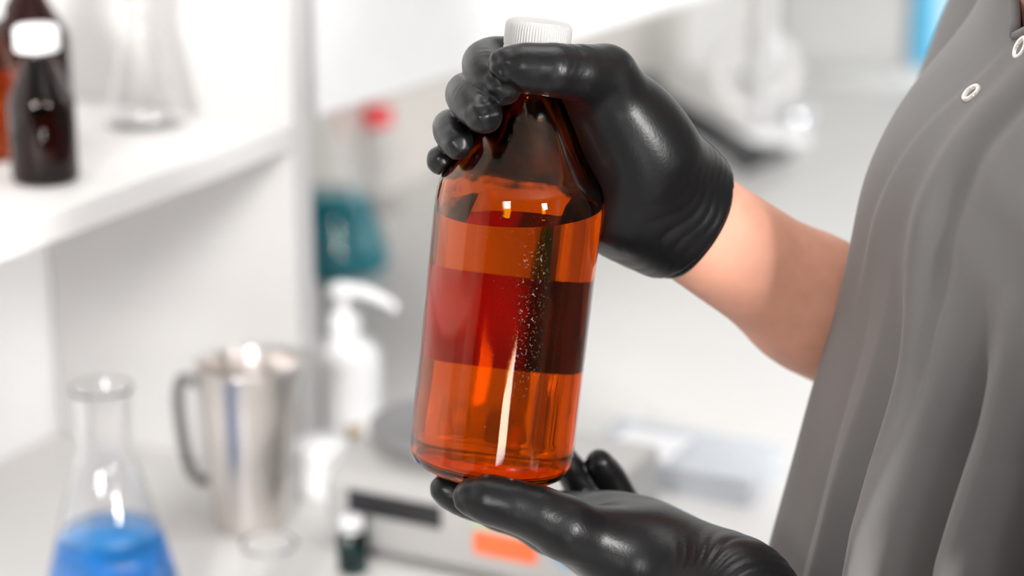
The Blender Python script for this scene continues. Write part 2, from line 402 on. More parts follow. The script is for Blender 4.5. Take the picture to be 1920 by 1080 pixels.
# ------------------------------------------------------------------ signed-distance modelling for hands and body
class Field:
    def __init__(s, lo, hi, h):
        s.lo = np.array(lo, np.float32); s.h = h
        s.n = np.ceil((np.array(hi)-np.array(lo))/h).astype(int)+1
        s.F = np.full(tuple(s.n), .03, np.float32)
    def block(s, lo, hi):
        a = np.clip(np.floor((np.array(lo)-s.lo)/s.h).astype(int), 0, s.n); b = np.clip(np.ceil((np.array(hi)-s.lo)/s.h).astype(int)+1, 0, s.n)
        sl = tuple(slice(int(i), int(j)) for i, j in zip(a, b))
        g = np.meshgrid(*[s.lo[i] + s.h*np.arange(a[i], b[i], dtype=np.float32) for i in range(3)], indexing='ij')
        return sl, g
    def smin(s, sl, d, k):
        A = s.F[sl]; d = np.minimum(d, .03)
        hh = np.maximum(k-np.abs(A-d), 0)/k
        s.F[sl] = np.minimum(A, d) - hh*hh*k*.25
    def cone(s, a, b, ra, rb, k=.006):
        a = np.array(a, np.float32); b = np.array(b, np.float32); m = max(ra, rb)+.03
        sl, (X, Y, Z) = s.block(np.minimum(a, b)-m, np.maximum(a, b)+m)
        if X.size == 0: return
        ba = b-a; L2 = float(ba@ba)+1e-12
        t = np.clip(((X-a[0])*ba[0]+(Y-a[1])*ba[1]+(Z-a[2])*ba[2])/L2, 0, 1)
        d = np.sqrt((X-a[0]-t*ba[0])**2+(Y-a[1]-t*ba[1])**2+(Z-a[2]-t*ba[2])**2) - (ra+(rb-ra)*t)
        s.smin(sl, d, k)
    def chain(s, pts, rad, k=.005):
        for i in range(len(pts)-1): s.cone(pts[i], pts[i+1], rad[i], rad[i+1], k)
    def ellipsoid(s, c, r, R=None, k=.01):
        c = np.array(c, np.float32); m = max(r)+.03
        sl, (X, Y, Z) = s.block(c-m, c+m)
        if X.size == 0: return
        P = np.stack([X-c[0], Y-c[1], Z-c[2]], -1)
        if R is not None: P = P @ np.array(R, np.float32)
        q1 = P/np.array(r, np.float32); k0 = np.linalg.norm(q1, axis=-1); k1 = np.linalg.norm(q1/np.array(r, np.float32), axis=-1)
        s.smin(sl, k0*(k0-1)/np.maximum(k1, 1e-6), k)
    def union(s, other, lo, hi, k):     # other: function of X,Y,Z
        sl, g = s.block(lo, hi); s.smin(sl, other(*g), k)
    def subtract(s, fn, off=0., lo=None, hi=None):
        sl, g = s.block(s.lo if lo is None else lo, s.lo+s.n*s.h if hi is None else hi)
        s.F[sl] = np.maximum(s.F[sl], -(fn(*g)-off))
    def mesh(s):
        F = s.F; sg = F < 0
        nx, ny, nz = F.shape
        offs = [(i, j, k) for i in (0, 1) for j in (0, 1) for k in (0, 1)]
        cnt = sum(sg[i:nx-1+i, j:ny-1+j, k:nz-1+k].astype(np.int8) for i, j, k in offs)
        mixed = (cnt > 0) & (cnt < 8)
        cells = np.argwhere(mixed); idx = np.full(mixed.shape, -1, np.int64); idx[mixed] = np.arange(len(cells))
        pos = np.zeros((len(cells), 3)); n = np.zeros(len(cells))
        for a in offs:
            for ax in range(3):
                if a[ax]: continue
                b = list(a); b[ax] = 1
                ca = cells+np.array(a); cb = cells+np.array(b)
                fa = F[ca[:, 0], ca[:, 1], ca[:, 2]]; fb = F[cb[:, 0], cb[:, 1], cb[:, 2]]
                cr = (fa < 0) != (fb < 0); t = np.where(cr, fa/np.where(cr, fa-fb, 1), 0)
                p = np.array(a, float)[None].repeat(len(cells), 0); p[:, ax] += t
                pos += np.where(cr[:, None], p, 0); n += cr
        verts = (cells + pos/n[:, None])*s.h + s.lo
        quads = []
        for ax in range(3):
            u, v = [(1, 2), (2, 0), (0, 1)][ax]
            sl0 = [slice(None)]*3; sl1 = [slice(None)]*3
            sl0[ax] = slice(0, -1); sl1[ax] = slice(1, None)
            e = np.argwhere(sg[tuple(sl0)] != sg[tuple(sl1)])
            e = e[(e[:, u] > 0) & (e[:, v] > 0) & (e[:, u] < F.shape[u]-1) & (e[:, v] < F.shape[v]-1)]
            ins = sg[e[:, 0], e[:, 1], e[:, 2]]
            def cid(du, dv):
                c = e.copy(); c[:, u] -= du; c[:, v] -= dv
                return idx[c[:, 0], c[:, 1], c[:, 2]]
            Q = np.stack([cid(1, 1), cid(0, 1), cid(0, 0), cid(1, 0)], 1)
            Q[~ins] = Q[~ins][:, ::-1]
            quads.append(Q)
        return verts, np.concatenate(quads)
def vert_normals(V, Q):
    n = np.cross(V[Q[:, 2]]-V[Q[:, 0]], V[Q[:, 3]]-V[Q[:, 1]])
    N = np.zeros_like(V)
    for i in range(4): np.add.at(N, Q[:, i], n)
    return N/np.maximum(np.linalg.norm(N, axis=1, keepdims=True), 1e-12)
def relax(V, Q, it=2, f=.5):
    E = np.concatenate([Q[:, [0, 1]], Q[:, [1, 2]], Q[:, [2, 3]], Q[:, [3, 0]]])
    deg = np.bincount(E.ravel(), minlength=len(V)).astype(float)[:, None]
    for _ in range(it):
        S = np.zeros_like(V); np.add.at(S, E[:, 0], V[E[:, 1]]); np.add.at(S, E[:, 1], V[E[:, 0]])
        V = V*(1-f) + f*S/np.maximum(deg, 1)
    return V
rngs = np.random.RandomState(5)
_W = rngs.normal(size=(14, 3)); _PH = rngs.uniform(0, 6.28, 14)
def wob(P, scale, seed=0):
    """smooth pseudo-noise of a point cloud, about -1..1"""
    s = np.zeros(len(P))
    for i in range(6):
        j = (i+seed) % 14; s += np.sin((P @ _W[j])/scale*3.0 + _PH[j] + seed*1.7)
    return s/3.0
oprof = np.array(outer_f)
Ax, Bs = np.array(AX), np.array(BASE)
def bottle_sdf(X, Y, Z):
    dx, dy, dz = X-Bs[0], Y-Bs[1], Z-Bs[2]
    t = dx*Ax[0]+dy*Ax[1]+dz*Ax[2]
    r = np.sqrt(np.maximum(dx*dx+dy*dy+dz*dz-t*t, 0))
    R = np.interp(t, oprof[4:, 1], oprof[4:, 0]).astype(np.float32)
    R = np.where((t > .2215) & (t < .24), .0174, R)      # cap
    slope = np.where((t > .155) & (t < .2), .80, 1.0)
    d = (r-R)*slope
    return np.maximum(d, np.maximum(-t, t-.2385))

def axis_depth(y): return 1.145 - .05*(878-y)/840.0
def P(px, py, rel=0.): return at(px, py, axis_depth(py)+rel)

def glove_wrinkles(V, N, joints, tips, wrist=None):
    d = np.zeros(len(V))
    for (J, T, r, A) in joints:
        J = np.array(J); T = np.array(T, float); T /= np.linalg.norm(T)
        rel = V-J; u = rel @ T; dist = np.linalg.norm(rel - u[:, None]*T, axis=1)
        m = np.exp(-(u/(r*.75))**2) * np.clip((1.7*r-dist)/(.4*r), 0, 1)
        ph = wob(V, .02, 1)*1.6
        d += -1.3*A*m*np.maximum(np.sin(u/.0048*2*np.pi+ph*3.0), 0)**3*np.clip(.2+.9*wob(V, .014, 3), 0, 1.2)
    for (T, r, A) in tips:
        m = np.exp(-np.sum((V-np.array(T))**2, 1)/(1.15*r)**2)
        d += A*m*(wob(V, .0075, 4) - .5*np.abs(wob(V, .0055, 6)))
    if wrist is not None:
        C, T, R_, A = wrist; C = np.array(C); T = np.array(T, float); T /= np.linalg.norm(T)
        u = (V-C) @ T
        m = np.exp(-((u+.012)/.022)**2)
        s = u + .012*wob(V, .05, 2)
        d += A*m*(np.abs(np.sin(s/.0075*np.pi))**.7-.6)*(.5+.5*wob(V, .022, 5))
    return V + N*d[:, None]

def lerp_chain(keys, m=4):
    out = []
    K = [Vector(k) for k in keys]; K = [K[0]*2-K[1]] + K + [K[-1]*2-K[-2]]
    for i in range(1, len(K)-2):
        for j in range(m):
            t = j/m; p0, p1, p2, p3 = K[i-1:i+3]
            out.append(.5*((2*p1)+(p2-p0)*t+(2*p0-5*p1+4*p2-p3)*t*t+(3*p1-p0-3*p2+p3)*t**3))
    out.append(K[-2]); return out

# ---- figure
PC = Vector((.3485, 1.10, 0)); PHI = math.radians(10)
FW = Vector((-math.cos(PHI), -math.sin(PHI), 0)); RT = Vector((FW.y, -FW.x, 0))     # facing, person's right
person = empty('person', (PC.x+.03, PC.y, 0))
tag(person, 'person in a grey snap-front scrub tunic holding the amber bottle with black gloves', 'person')

# ---- right hand: grips the neck from the right, thumb nearest the camera
cuffR = P(1283, 408, .045); elbowR = at(1850, 785, 1.29)
wdir = (cuffR-elbowR).normalized()
lo = np.array([min(c) for c in zip(*[P(800, 60, -.06), P(1370, 560, .12), P(800, 560, -.06), P(1370, 60, .12)])])-.01
hi = np.array([max(c) for c in zip(*[P(800, 60, -.06), P(1370, 560, .12), P(800, 560, -.06), P(1370, 60, .12)])])+.01
f = Field(lo, hi, .00125)
palmW = P(1230, 370, .040)
f.chain([elbowR + wdir*((cuffR-elbowR).length-.02), cuffR, palmW], [.0335, .0325, .031], .02)
K = {'index': P(1118, 165, .024), 'middle': P(1095, 235, .046), 'ring': P(1100, 305, .058), 'pinky': P(1120, 365, .060)}
f.chain([palmW, P(1165, 250, .022), K['index']], [.026, .0215, .0165], .02)
f.chain([palmW, P(1160, 300, .045), K['middle']], [.026, .0195, .0165], .02)
f.chain([palmW, P(1165, 345, .055), K['ring']], [.026, .019, .0155], .02)
f.chain([palmW, P(1175, 390, .058), K['pinky']], [.026, .019, .0150], .02)
f.chain([palmW, P(1160, 385, .02), P(1140, 400, .03)], [.024, .0175, .0150], .02)     # heel of the hand on the bottle
# thumb: metacarpal, two phalanges
T0, T1, T2, T3 = P(1210, 290, .012), P(1133, 146, -.006), P(1036, 131, -.0275), P(948, 122, -.0270)
f.chain([palmW, T0, T1], [.026, .0215, .0150], .022)
f.chain([T1, P(1085, 137, -.019), T2], [.0150, .0122, .0122], .010)
f.chain([T2, P(985, 127, -.028), T3], [.0122, .0112, .0092], .006)
f.chain([P(1160, 230, .012), P(1100, 175, .005)], [.017, .012], .02)                    # web between thumb and index
fing = {
 'index':  ([K['index'], P(1010, 120, .045), P(917, 112, .024), P(908, 134, -.006), P(946, 168, -.0235)], [.0140, .0115, .0110, .0098, .0080]),
 'middle': ([K['middle'], P(985, 185, .056), P(884, 172, .026), P(879, 188, -.008), P(909, 219, -.0290)], [.0140, .0120, .0106, .0104, .0090]),
 'ring':   ([K['ring'], P(970, 255, .062), P(860, 238, .030), P(845, 244, .004), P(859, 270, -.015)], [.0135, .0115, .0092, .0090, .0080]),
 'pinky':  ([K['pinky'], P(970, 310, .066), P(868, 296, .046), P(838, 298, .020), P(825, 301, .000)], [.0125, .0105, .0080, .0077, .0072]),
}
jn = [(T2, T3-T2, .0122, .0004), (P(1075, 136, -.018), T2-T1, .0122, .00035)]
tips = [(P(925, 122, -.032), .010, .0012)]
for nm, (kp, kr) in fing.items():
    pts = lerp_chain(kp, 10); rad = list(np.interp(np.linspace(0, 4, len(pts)), range(5), kr))
    f.chain(pts[:21], rad[:21], .003); f.chain(pts[20:], rad[20:], .0012)
    jn.append((kp[2], kp[3]-kp[2], kr[2], .0002)); jn.append((kp[3], kp[4]-kp[3], kr[3], .0003))
    tips.append((kp[4] + Vector((0, -.005, .001)), kr[4]*1.1, .0008))
f.subtract(bottle_sdf, .0004)
# cut at the cuff and add the rolled bead
cd = np.array(-wdir)
def cuffcut(X, Y, Z): return -((X-cuffR.x)*cd[0]+(Y-cuffR.y)*cd[1]+(Z-cuffR.z)*cd[2])
f.subtract(cuffcut, 0.)
V, Q = f.mesh(); V = relax(V, Q, 2); N = vert_normals(V, Q)
V = glove_wrinkles(V, N, jn, tips, (cuffR + wdir*.004, -wdir, .033, .0008))
V = relax(V, Q, 1, .3)
tag(mesh_obj('glove', V, Q, M['glove'], None), 'black nitrile glove gripping the bottle neck')
gr = bpy.data.objects['glove']; gr.parent = person; gr.matrix_parent_inverse = Matrix.Translation(-person.location)
def cuff_ring(c, ax, r, parent):
    ax = Vector(ax).normalized(); e1 = ax.cross(Vector((0, 0, 1))).normalized(); e2 = ax.cross(e1); V, F = [], []
    n, m = 96, 10
    for i in range(n):
        a = 2*math.pi*i/n; rr = r*(1+.012*math.sin(3*a+1)+.008*math.sin(7*a)); off = .0012*math.sin(2*a+.5)+.0006*math.sin(5*a)
        d = e1*math.cos(a)+e2*math.sin(a)
        for k in range(m):
            b = 2*math.pi*k/m; V.append(c + ax*(.0032*math.cos(b)+off) + d*(rr + .0021*math.sin(b)))
    for i in range(n):
        for k in range(m):
            i2, k2 = (i+1) % n, (k+1) % m; F.append((i*m+k, i*m+k2, i2*m+k2, i2*m+k))
    return mesh_obj('cuff_bead', V, F, M['glove'], parent)
cuff_ring(cuffR - wdir*.0005, wdir, .0335, gr)

# ---- left hand: palm up under the base
cuffL = at(1560, 1310, 1.075); elbowL = Vector((.29, .85, .99))
wl = (cuffL-elbowL).normalized()
pts_l = [P(790, 840, -.12), P(1600, 1400, .10), P(790, 1400, .1), P(1600, 840, -.12), P(790, 840, .1), P(1600, 840, .1), P(790, 1400, -.12)]
lo = np.array([min(c) for c in zip(*pts_l)])-.004; hi = np.array([max(c) for c in zip(*pts_l)])+.004
f = Field(lo, hi, .0013)
pw = at(1365, 1140, 1.105)
f.chain([elbowL + wl*((cuffL-elbowL).length-.02), cuffL, pw], [.034, .031, .0290], .02)
KL = {'index': P(1035, 990, -.012), 'middle': P(1035, 975, .014), 'ring': P(1060, 972, .034), 'pinky': P(1110, 985, .052)}
f.chain([pw, P(1190, 1040, -.008), KL['index']], [.026, .021, .0145], .02)
f.chain([pw, P(1190, 1024, .015), KL['middle']], [.026, .0195, .0140], .02)
f.chain([pw, P(1200, 1024, .034), KL['ring']], [.026, .018, .0135], .02)
f.chain([pw, P(1225, 1040, .05), KL['pinky']], [.025, .0165, .0125], .02)
f.chain([P(1275, 1075, .0), P(1140, 1000, .005)], [.0215, .0165], .02)
# thumb
t0, t1, t2, t3 = P(1215, 1055, -.030), P(1060, 990, -.050), P(955, 946, -.053), P(882, 932, -.050)
f.chain([pw, t0, t1], [.026, .0215, .0150], .022)
f.chain([t1, P(1005, 962, -.052), t2], [.0150, .0128, .0122], .008)
f.chain([t2, P(915, 936, -.052), t3], [.0122, .0116, .0094], .006)
finl = {
 'index': ([KL['index'], P(985, 965, -.016), P(925, 950, -.018), P(870, 935, -.020), P(834, 916, -.020)], [.0130, .0108, .0100, .0092, .0080]),
 'middle': ([KL['middle'], P(975, 950, .012), P(920, 935, .010), P(885, 925, .010), P(862, 912, .010)], [.0130, .0110, .0100, .0092, .0080]),
 'ring': ([KL['ring'], P(1095, 965, .062), P(1108, 940, .070), P(1085, 905, .068), P(1058, 862, .062)], [.0120, .0105, .0098, .0090, .0078]),
 'pinky': ([KL['pinky'], P(1160, 970, .066), P(1166, 945, .070), P(1146, 900, .068), P(1123, 866, .062)], [.0118, .0100, .0092, .0086, .0074]),
}
jn = [(t2, t3-t2, .0122, .00022), (P(1005, 962, -.052), t2-t1, .013, .00016)]
tips = [(t3 + Vector((-.004, -.005, .003)), .010, .0006)]
for nm, (kp, kr) in finl.items():
    pts = lerp_chain(kp, 10); rad = list(np.interp(np.linspace(0, 4, len(pts)), range(5), kr))
    f.chain(pts[:21], rad[:21], .004); f.chain(pts[20:], rad[20:], .0015)
    jn.append((kp[2], kp[3]-kp[2], kr[2], .00015)); jn.append((kp[3], kp[4]-kp[3], kr[3], .0003))
    tips.append((kp[4], kr[4], .0005))
f.subtract(bottle_sdf, .0004)
cdl = np.array(-wl)
def cuffcut2(X, Y, Z): return -((X-cuffL.x)*cdl[0]+(Y-cuffL.y)*cdl[1]+(Z-cuffL.z)*cdl[2])
f.subtract(cuffcut2, 0.)
V, Q = f.mesh(); V = relax(V, Q, 2); N = vert_normals(V, Q)
V = glove_wrinkles(V, N, jn, tips, (P(1345, 1120, -.01), pw-cuffL, .03, .0012))
V = relax(V, Q, 1, .3)
gl_ = mesh_obj('glove', V, Q, M['glove'], None); gl_.parent = person; gl_.matrix_parent_inverse = Matrix.Translation(-person.location)
tag(gl_, 'black nitrile glove cupped under the bottle base')

# ---- body: one continuous surface (head, neck, torso, arms, legs)
def pw_(f_, r_, z): return PC + FW*f_ + RT*r_ + Vector((0, 0, z))
f = Field((.02, .68, -.005), (.66, 1.58, 1.76), .0055)
shR = pw_(.0, .170, 1.375); shL = pw_(.02, -.175, 1.375)
f.chain([shR, elbowR, elbowR + (cuffR-elbowR)*.25, elbowR + (cuffR-elbowR)*.6, cuffR + wdir*.015], [.043, .040, .0405, .0352, .0312], .02)
f.chain([shL, elbowL, elbowL + (cuffL-elbowL)*.25, cuffL + wl*.02], [.043, .038, .039, .0300], .02)
for z, a, b, o in ((1.02, .15, .095, .0), (1.12, .155, .10, .0), (1.22, .155, .098, -.01), (1.28, .145, .080, -.03)):
    f.ellipsoid(pw_(o, 0, z), (b, a, .10), np.array([[FW.x, RT.x, 0], [FW.y, RT.y, 0], [0, 0, 1]]), .03)
f.chain([pw_(-.02, .13, 1.362), pw_(-.03, 0, 1.395), pw_(-.02, -.13, 1.362)], [.038, .050, .038], .03)
f.chain([pw_(.0, .04, 1.325), pw_(.0, -.05, 1.325)], [.060, .060], .03)
f.ellipsoid(pw_(.046, .012, 1.386), (.048, .046, .05), None, .03)
for s_ in (1, -1):
    f.ellipsoid(pw_(-.005, .076*s_, 1.615), (.018, .010, .030), np.array([[FW.x, RT.x, 0], [FW.y, RT.y, 0], [0, 0, 1]]), .006)
f.chain([pw_(.099, .018, 1.568), pw_(.104, 0, 1.569), pw_(.099, -.018, 1.568)], [.004, .0065, .004], .004)
f.chain([pw_(-.02, 0, 1.40), pw_(.0, 0, 1.52)], [.054, .050], .03)
f.ellipsoid(pw_(.01, 0, 1.625), (.092, .074, .112), np.array([[FW.x, RT.x, 0], [FW.y, RT.y, 0], [0, 0, 1]]), .02)
f.ellipsoid(pw_(.05, 0, 1.565), (.045, .048, .05), None, .02)
f.cone(pw_(.097, 0, 1.63), pw_(.113, 0, 1.605), .010, .013, .012)
f.ellipsoid(pw_(-.0, 0, .95), (.11, .16, .12), np.array([[FW.x, RT.x, 0], [FW.y, RT.y, 0], [0, 0, 1]]), .03)
for s in (1, -1):
    f.chain([pw_(0, .09*s, .90), pw_(.01, .10*s, .48), pw_(-.01, .10*s, .09)], [.088, .058, .040], .03)
    f.chain([pw_(-.03, .10*s, .04), pw_(.14, .11*s, .03)], [.040, .030], .02)
V, Q = f.mesh(); V = relax(V, Q, 2)
bo = mesh_obj('body', V, Q, M['skin'], None); bo.parent = person; bo.matrix_parent_inverse = Matrix.Translation(-person.location)

for s_ in (1, -1):
    v_, f_ = lathe(smooth_profile([(0, -.011), (.0078, -.0078), (.011, 0), (.0078, .0078), (0, .011)], 4), 20)
    e_ = mesh_obj('eye', v_, f_, M['eye'], None, loc=pw_(.088, .030*s_, 1.628)-person.location); e_.parent = person
# hair cap so that the figure is whole outside the frame
f = Field(np.array(pw_(.02, 0, 1.64))-.16, np.array(pw_(.02, 0, 1.64))+.16, .006)
f.ellipsoid(pw_(-.007, 0, 1.645), (.100, .082, .112), np.array([[FW.x, RT.x, 0], [FW.y, RT.y, 0], [0, 0, 1]]), .01)
def facecut(X, Y, Z):
    u = (X-PC.x)*FW.x+(Y-PC.y)*FW.y
    return np.maximum(-(u-.03), (Z-1.69)*.9)
f.subtract(facecut, 0.)
V, Q = f.mesh(); V = relax(V, Q, 2)
ha = mesh_obj('hair', V, Q, pbr('brown_hair', (.06, .035, .02), .6, noise=.2, nscale=80), None)
ha.parent = person; ha.matrix_parent_inverse = Matrix.Translation(-person.location)

# ---- tunic: a lofted cloth shell with folds, wrap front and V opening
ZR = [0.78, 0.9, 1.0, 1.05, 1.086, 1.112, 1.139, 1.165, 1.186, 1.21, 1.228, 1.25, 1.272, 1.3, 1.32, 1.345, 1.371, 1.4, 1.425, 1.445]
BF = [0.2269, 0.2242, 0.2187, 0.2097, 0.2006, 0.194, 0.1881, 0.1812, 0.1742, 0.17, 0.166, 0.1632, 0.1605, 0.1446, 0.1329, 0.0928, 0.0937, 0.0875, 0.0828, 0.0802]
AA = [0.235, 0.232, 0.228, 0.2245, 0.222, 0.2195, 0.217, 0.2148, 0.213, 0.2113, 0.21, 0.209, 0.208, 0.206, 0.2033, 0.2, 0.185, 0.15, 0.1, 0.07]
ZB = [.78, .90, 1.00, 1.086, 1.139, 1.186, 1.228, 1.272, 1.30, 1.345, 1.371, 1.400, 1.425, 1.445]
BB = [.150, .145, .140, .135, .130, .128, .128, .126, .124, .118, .112, .098, .078, .066]
ZF = np.arange(.76, 1.46, .002)
def _sm(zs_, vs_):
    v = np.interp(ZF, zs_, vs_); g = np.exp(-.5*(np.arange(-24, 25)/8.0)**2); g /= g.sum()
    return np.convolve(np.pad(v, 24, mode='edge'), g, 'valid')
BFs, AAs, BBs = _sm(ZR, BF), _sm(ZR, AA), _sm(ZB, BB)
def crest(x): return np.exp(-x*x)
FK = np.array([(-30, 0), (2, 0), (8, .004), (13, -.002), (22.5, .014), (28.2, -.015), (33.5, .012), (39.6, -.015), (47, .014), (53, -.010), (62, .012), (69, -.008), (78, .008), (90, 0), (120, 0)], float)*np.array([1, 1.75])
def fold_disp(th, z):
    """outward displacement of the cloth at angle th (deg, + towards the person's left) and height z"""
    g = np.clip((1.30-z)/.20, 0, 1.6); g2 = np.clip((1.255-z)/.10, 0, 1.35)
    # sharp-edged hanging folds on the front: alternate crests and valleys, fanning out a little downwards
    tt = th + (th-28)*(1.09-z)*-.35
    wv = np.interp(tt, FK[:, 0], FK[:, 1]); wv = .5*wv + .25*(np.interp(tt-.45, FK[:, 0], FK[:, 1]) + np.interp(tt+.45, FK[:, 0], FK[:, 1]))
    d = wv*g2
    for th0, wd, A, gg in ((-14, 7, .010, g), (-34, 7, .012, g), (-60, 8, .012, g), (100, 8, .012, g), (130, 9, .012, g), (165, 10, .012, g), (-100, 9, .012, g), (-140, 9, .012, g)):
        s = (th-th0)/wd
        d = d + A*gg*(np.exp(-s*s) - .12)
    # diagonal pulls from the closure down to the side
    for zc, A, wd in ((1.335, .0045, .010), (1.305, .004, .012), (1.262, .0025, .014), (1.225, .002, .015)):
        zz = z - (zc - .0016*(th-22))
        d = d + A*np.exp(-(zz/wd)**2)*np.exp(-((th-38)/24)**2)
    # long soft fold that runs down beside the front edge
    d = d + .006*np.exp(-((th-(13+(1.33-z)*30))/3.2)**2)*np.clip((1.36-z)/.03, 0, 1)*np.clip((z-1.05)/.1, 0, 1)
    d = d - .005*np.exp(-((th-(17.5+(1.33-z)*30))/2.2)**2)*np.clip((1.36-z)/.03, 0, 1)*np.clip((z-1.10)/.1, 0, 1)
    # overlap step of the wrapped front
    d = d + .0022/(1+np.exp(-(th-(4-(1.352-z)*50))/.5))*np.clip((1.352-z)/.01, 0, 1)*np.clip((z-1.2)/.05, 0, 1)
    return d
def tunic_point(th, z):
    b_f, a, b_b = np.interp(z, ZF, BFs), np.interp(z, ZF, AAs), np.interp(z, ZF, BBs)
    c, s = math.cos(math.radians(th)), math.sin(math.radians(th))
    d = float(fold_disp(np.array(th), np.array(z)))
    b = b_f if c > 0 else b_b
    n = Vector((c/max(b, .01), s/max(a, .01))).normalized()
    cc = c*(1-(.55 if th < 0 else .12)*s*s) if c > 0 else c
    return PC + FW*(b*cc + d*n.x) - RT*(a*s + d*n.y) + Vector((0, 0, z))
ths = list(np.concatenate([np.arange(-180, -30, 3.0), np.arange(-30, 80, .5), np.arange(80, 180, 3.0)]))
zs = list(np.concatenate([np.arange(.78, 1.05, .012), np.arange(1.05, 1.38, .004), np.arange(1.38, 1.4451, .005)]))
V = [tunic_point(t, z) for z in zs for t in ths]; F = []
nt = len(ths)
ZV = 1.356
def vopen(t, z):
    if z < ZV: return False
    k = (z-ZV)/.08
    return 4-18*k < t < 4+52*k
for j in range(len(zs)-1):
    for i in range(nt):
        i2 = (i+1) % nt
        tm = ths[i]+.25; zm = .5*(zs[j]+zs[j+1])
        if vopen(tm, zm): continue
        F.append((j*nt+i, j*nt+i2, (j+1)*nt+i2, (j+1)*nt+i))
F = [q_[::-1] for q_ in F]
tun = mesh_obj('tunic', V, F, M['cloth'], None); tun.parent = person; tun.matrix_parent_inverse = Matrix.Translation(-person.location)
md = tun.modifiers.new('thick', 'SOLIDIFY'); md.thickness = .0018; md.offset = -1
tag(tun, 'loose grey cotton scrub tunic with wrapped snap front')
inv = Matrix.Translation(-person.location)
# edge binding of the V opening
for sgn, sl in ((-1, 18), (1, 52)):
    pts = []
    for k in np.linspace(0, 1.15, 16):
        th = 4 + (-18*k if sgn < 0 else 52*k); p = tunic_point(th, ZV + .08*k); n = (p - Vector((PC.x, PC.y, p.z))).normalized(); pts.append(p + n*.0012)
    v_, f_ = tube(pts, .0028, 8)
    o = mesh_obj('neck_binding', v_, f_, M['cloth'], None); o.parent = tun
# sleeves
def sleeve(sh, el, frac, r0, r1, name='sleeve'):
    ax = (el-sh); pts, rad = [], []
    for k in list(-.24*np.cos(np.linspace(0, math.pi/2, 7))[:-1]) + list(np.linspace(0, frac, 13)):
        pts.append(sh + ax*k); rad.append(r0+(r1-r0)*k/frac if k >= 0 else max(r0*math.sqrt(max(1-(k/.24)**2, 0)), .004))
    v_, f_ = tube(pts, rad, 40, caps=False)
    v_ = [v + (v-pts[i//40]).normalized()*(.004*math.sin(i % 40/40*6.283*5 + i//40*.3)*max(i//40-6, 0)/12) for i, v in enumerate(v_)]
    o = mesh_obj(name, v_, f_, M['cloth'], None); o.parent = tun
    m_ = o.modifiers.new('thick', 'SOLIDIFY'); m_.thickness = .0018
sleeve(shR, elbowR, .5, .046, .078); sleeve(shL, elbowL, .6, .060, .068)
# snaps
def snap(th, z, r=.0062):
    p = tunic_point(th, z)
    n = (tunic_point(th+1, z)-p).cross(tunic_point(th, z+.004)-p).normalized()
    if n.dot(p - Vector((PC.x, PC.y, p.z))) < 0: n = -n
    V, F = lathe([(r*.52, -.001), (r*.50, .0008), (r*.60, .0020), (r*.78, .0026), (r*.95, .002), (r, .0008), (r, -.001), (r*.52, -.001)], 32)
    o = mesh_obj('snap_button', V, F, M['snap'], None)
    o.parent = tun; o.location = p + n*.0012; o.rotation_euler = n.to_track_quat('Z', 'Y').to_euler()
def surface_at(px, py, t0, t1):
    best = None
    for t in np.arange(t0, t1, 1.0):
        for z in np.arange(1.20, 1.40, .004):
            p = tunic_point(t, z); r = p - Vector((0, 0, CAMZ)); dep = r.y*CP - r.z*SP; up = r.y*SP + r.z*CP
            e = (960+FPX*r.x/dep-px)**2 + (540-FPX*up/dep-py)**2
            if best is None or e < best[0]: best = (e, t, z)
    return best[1:]
for px_, py_, t0, t1, r_ in ((1832, 172, 0, 30, .0058), (1914, 96, 8, 60, .0066)):
    t_, z_ = surface_at(px_, py_, t0, t1); snap(t_, z_, r_)
# trousers
def leg(s):
    pts = [pw_(-.005, .085*s, .92), pw_(0, .095*s, .70), pw_(.0, .10*s, .40), pw_(-.005, .10*s, .09)]
    v_, f_ = tube(lerp_chain(pts, 5), list(np.interp(np.linspace(0, 3, 16), range(4), [.115, .098, .085, .085])), 32)
    return v_, f_
VV, FF = [], []
for s in (1, -1):
    v_, f_ = leg(s); o_ = len(VV); VV += v_; FF += [tuple(i+o_ for i in q_) for q_ in f_]
o = mesh_obj('trousers', VV, FF, M['cloth_dark'], None); o.parent = person; o.matrix_parent_inverse = inv

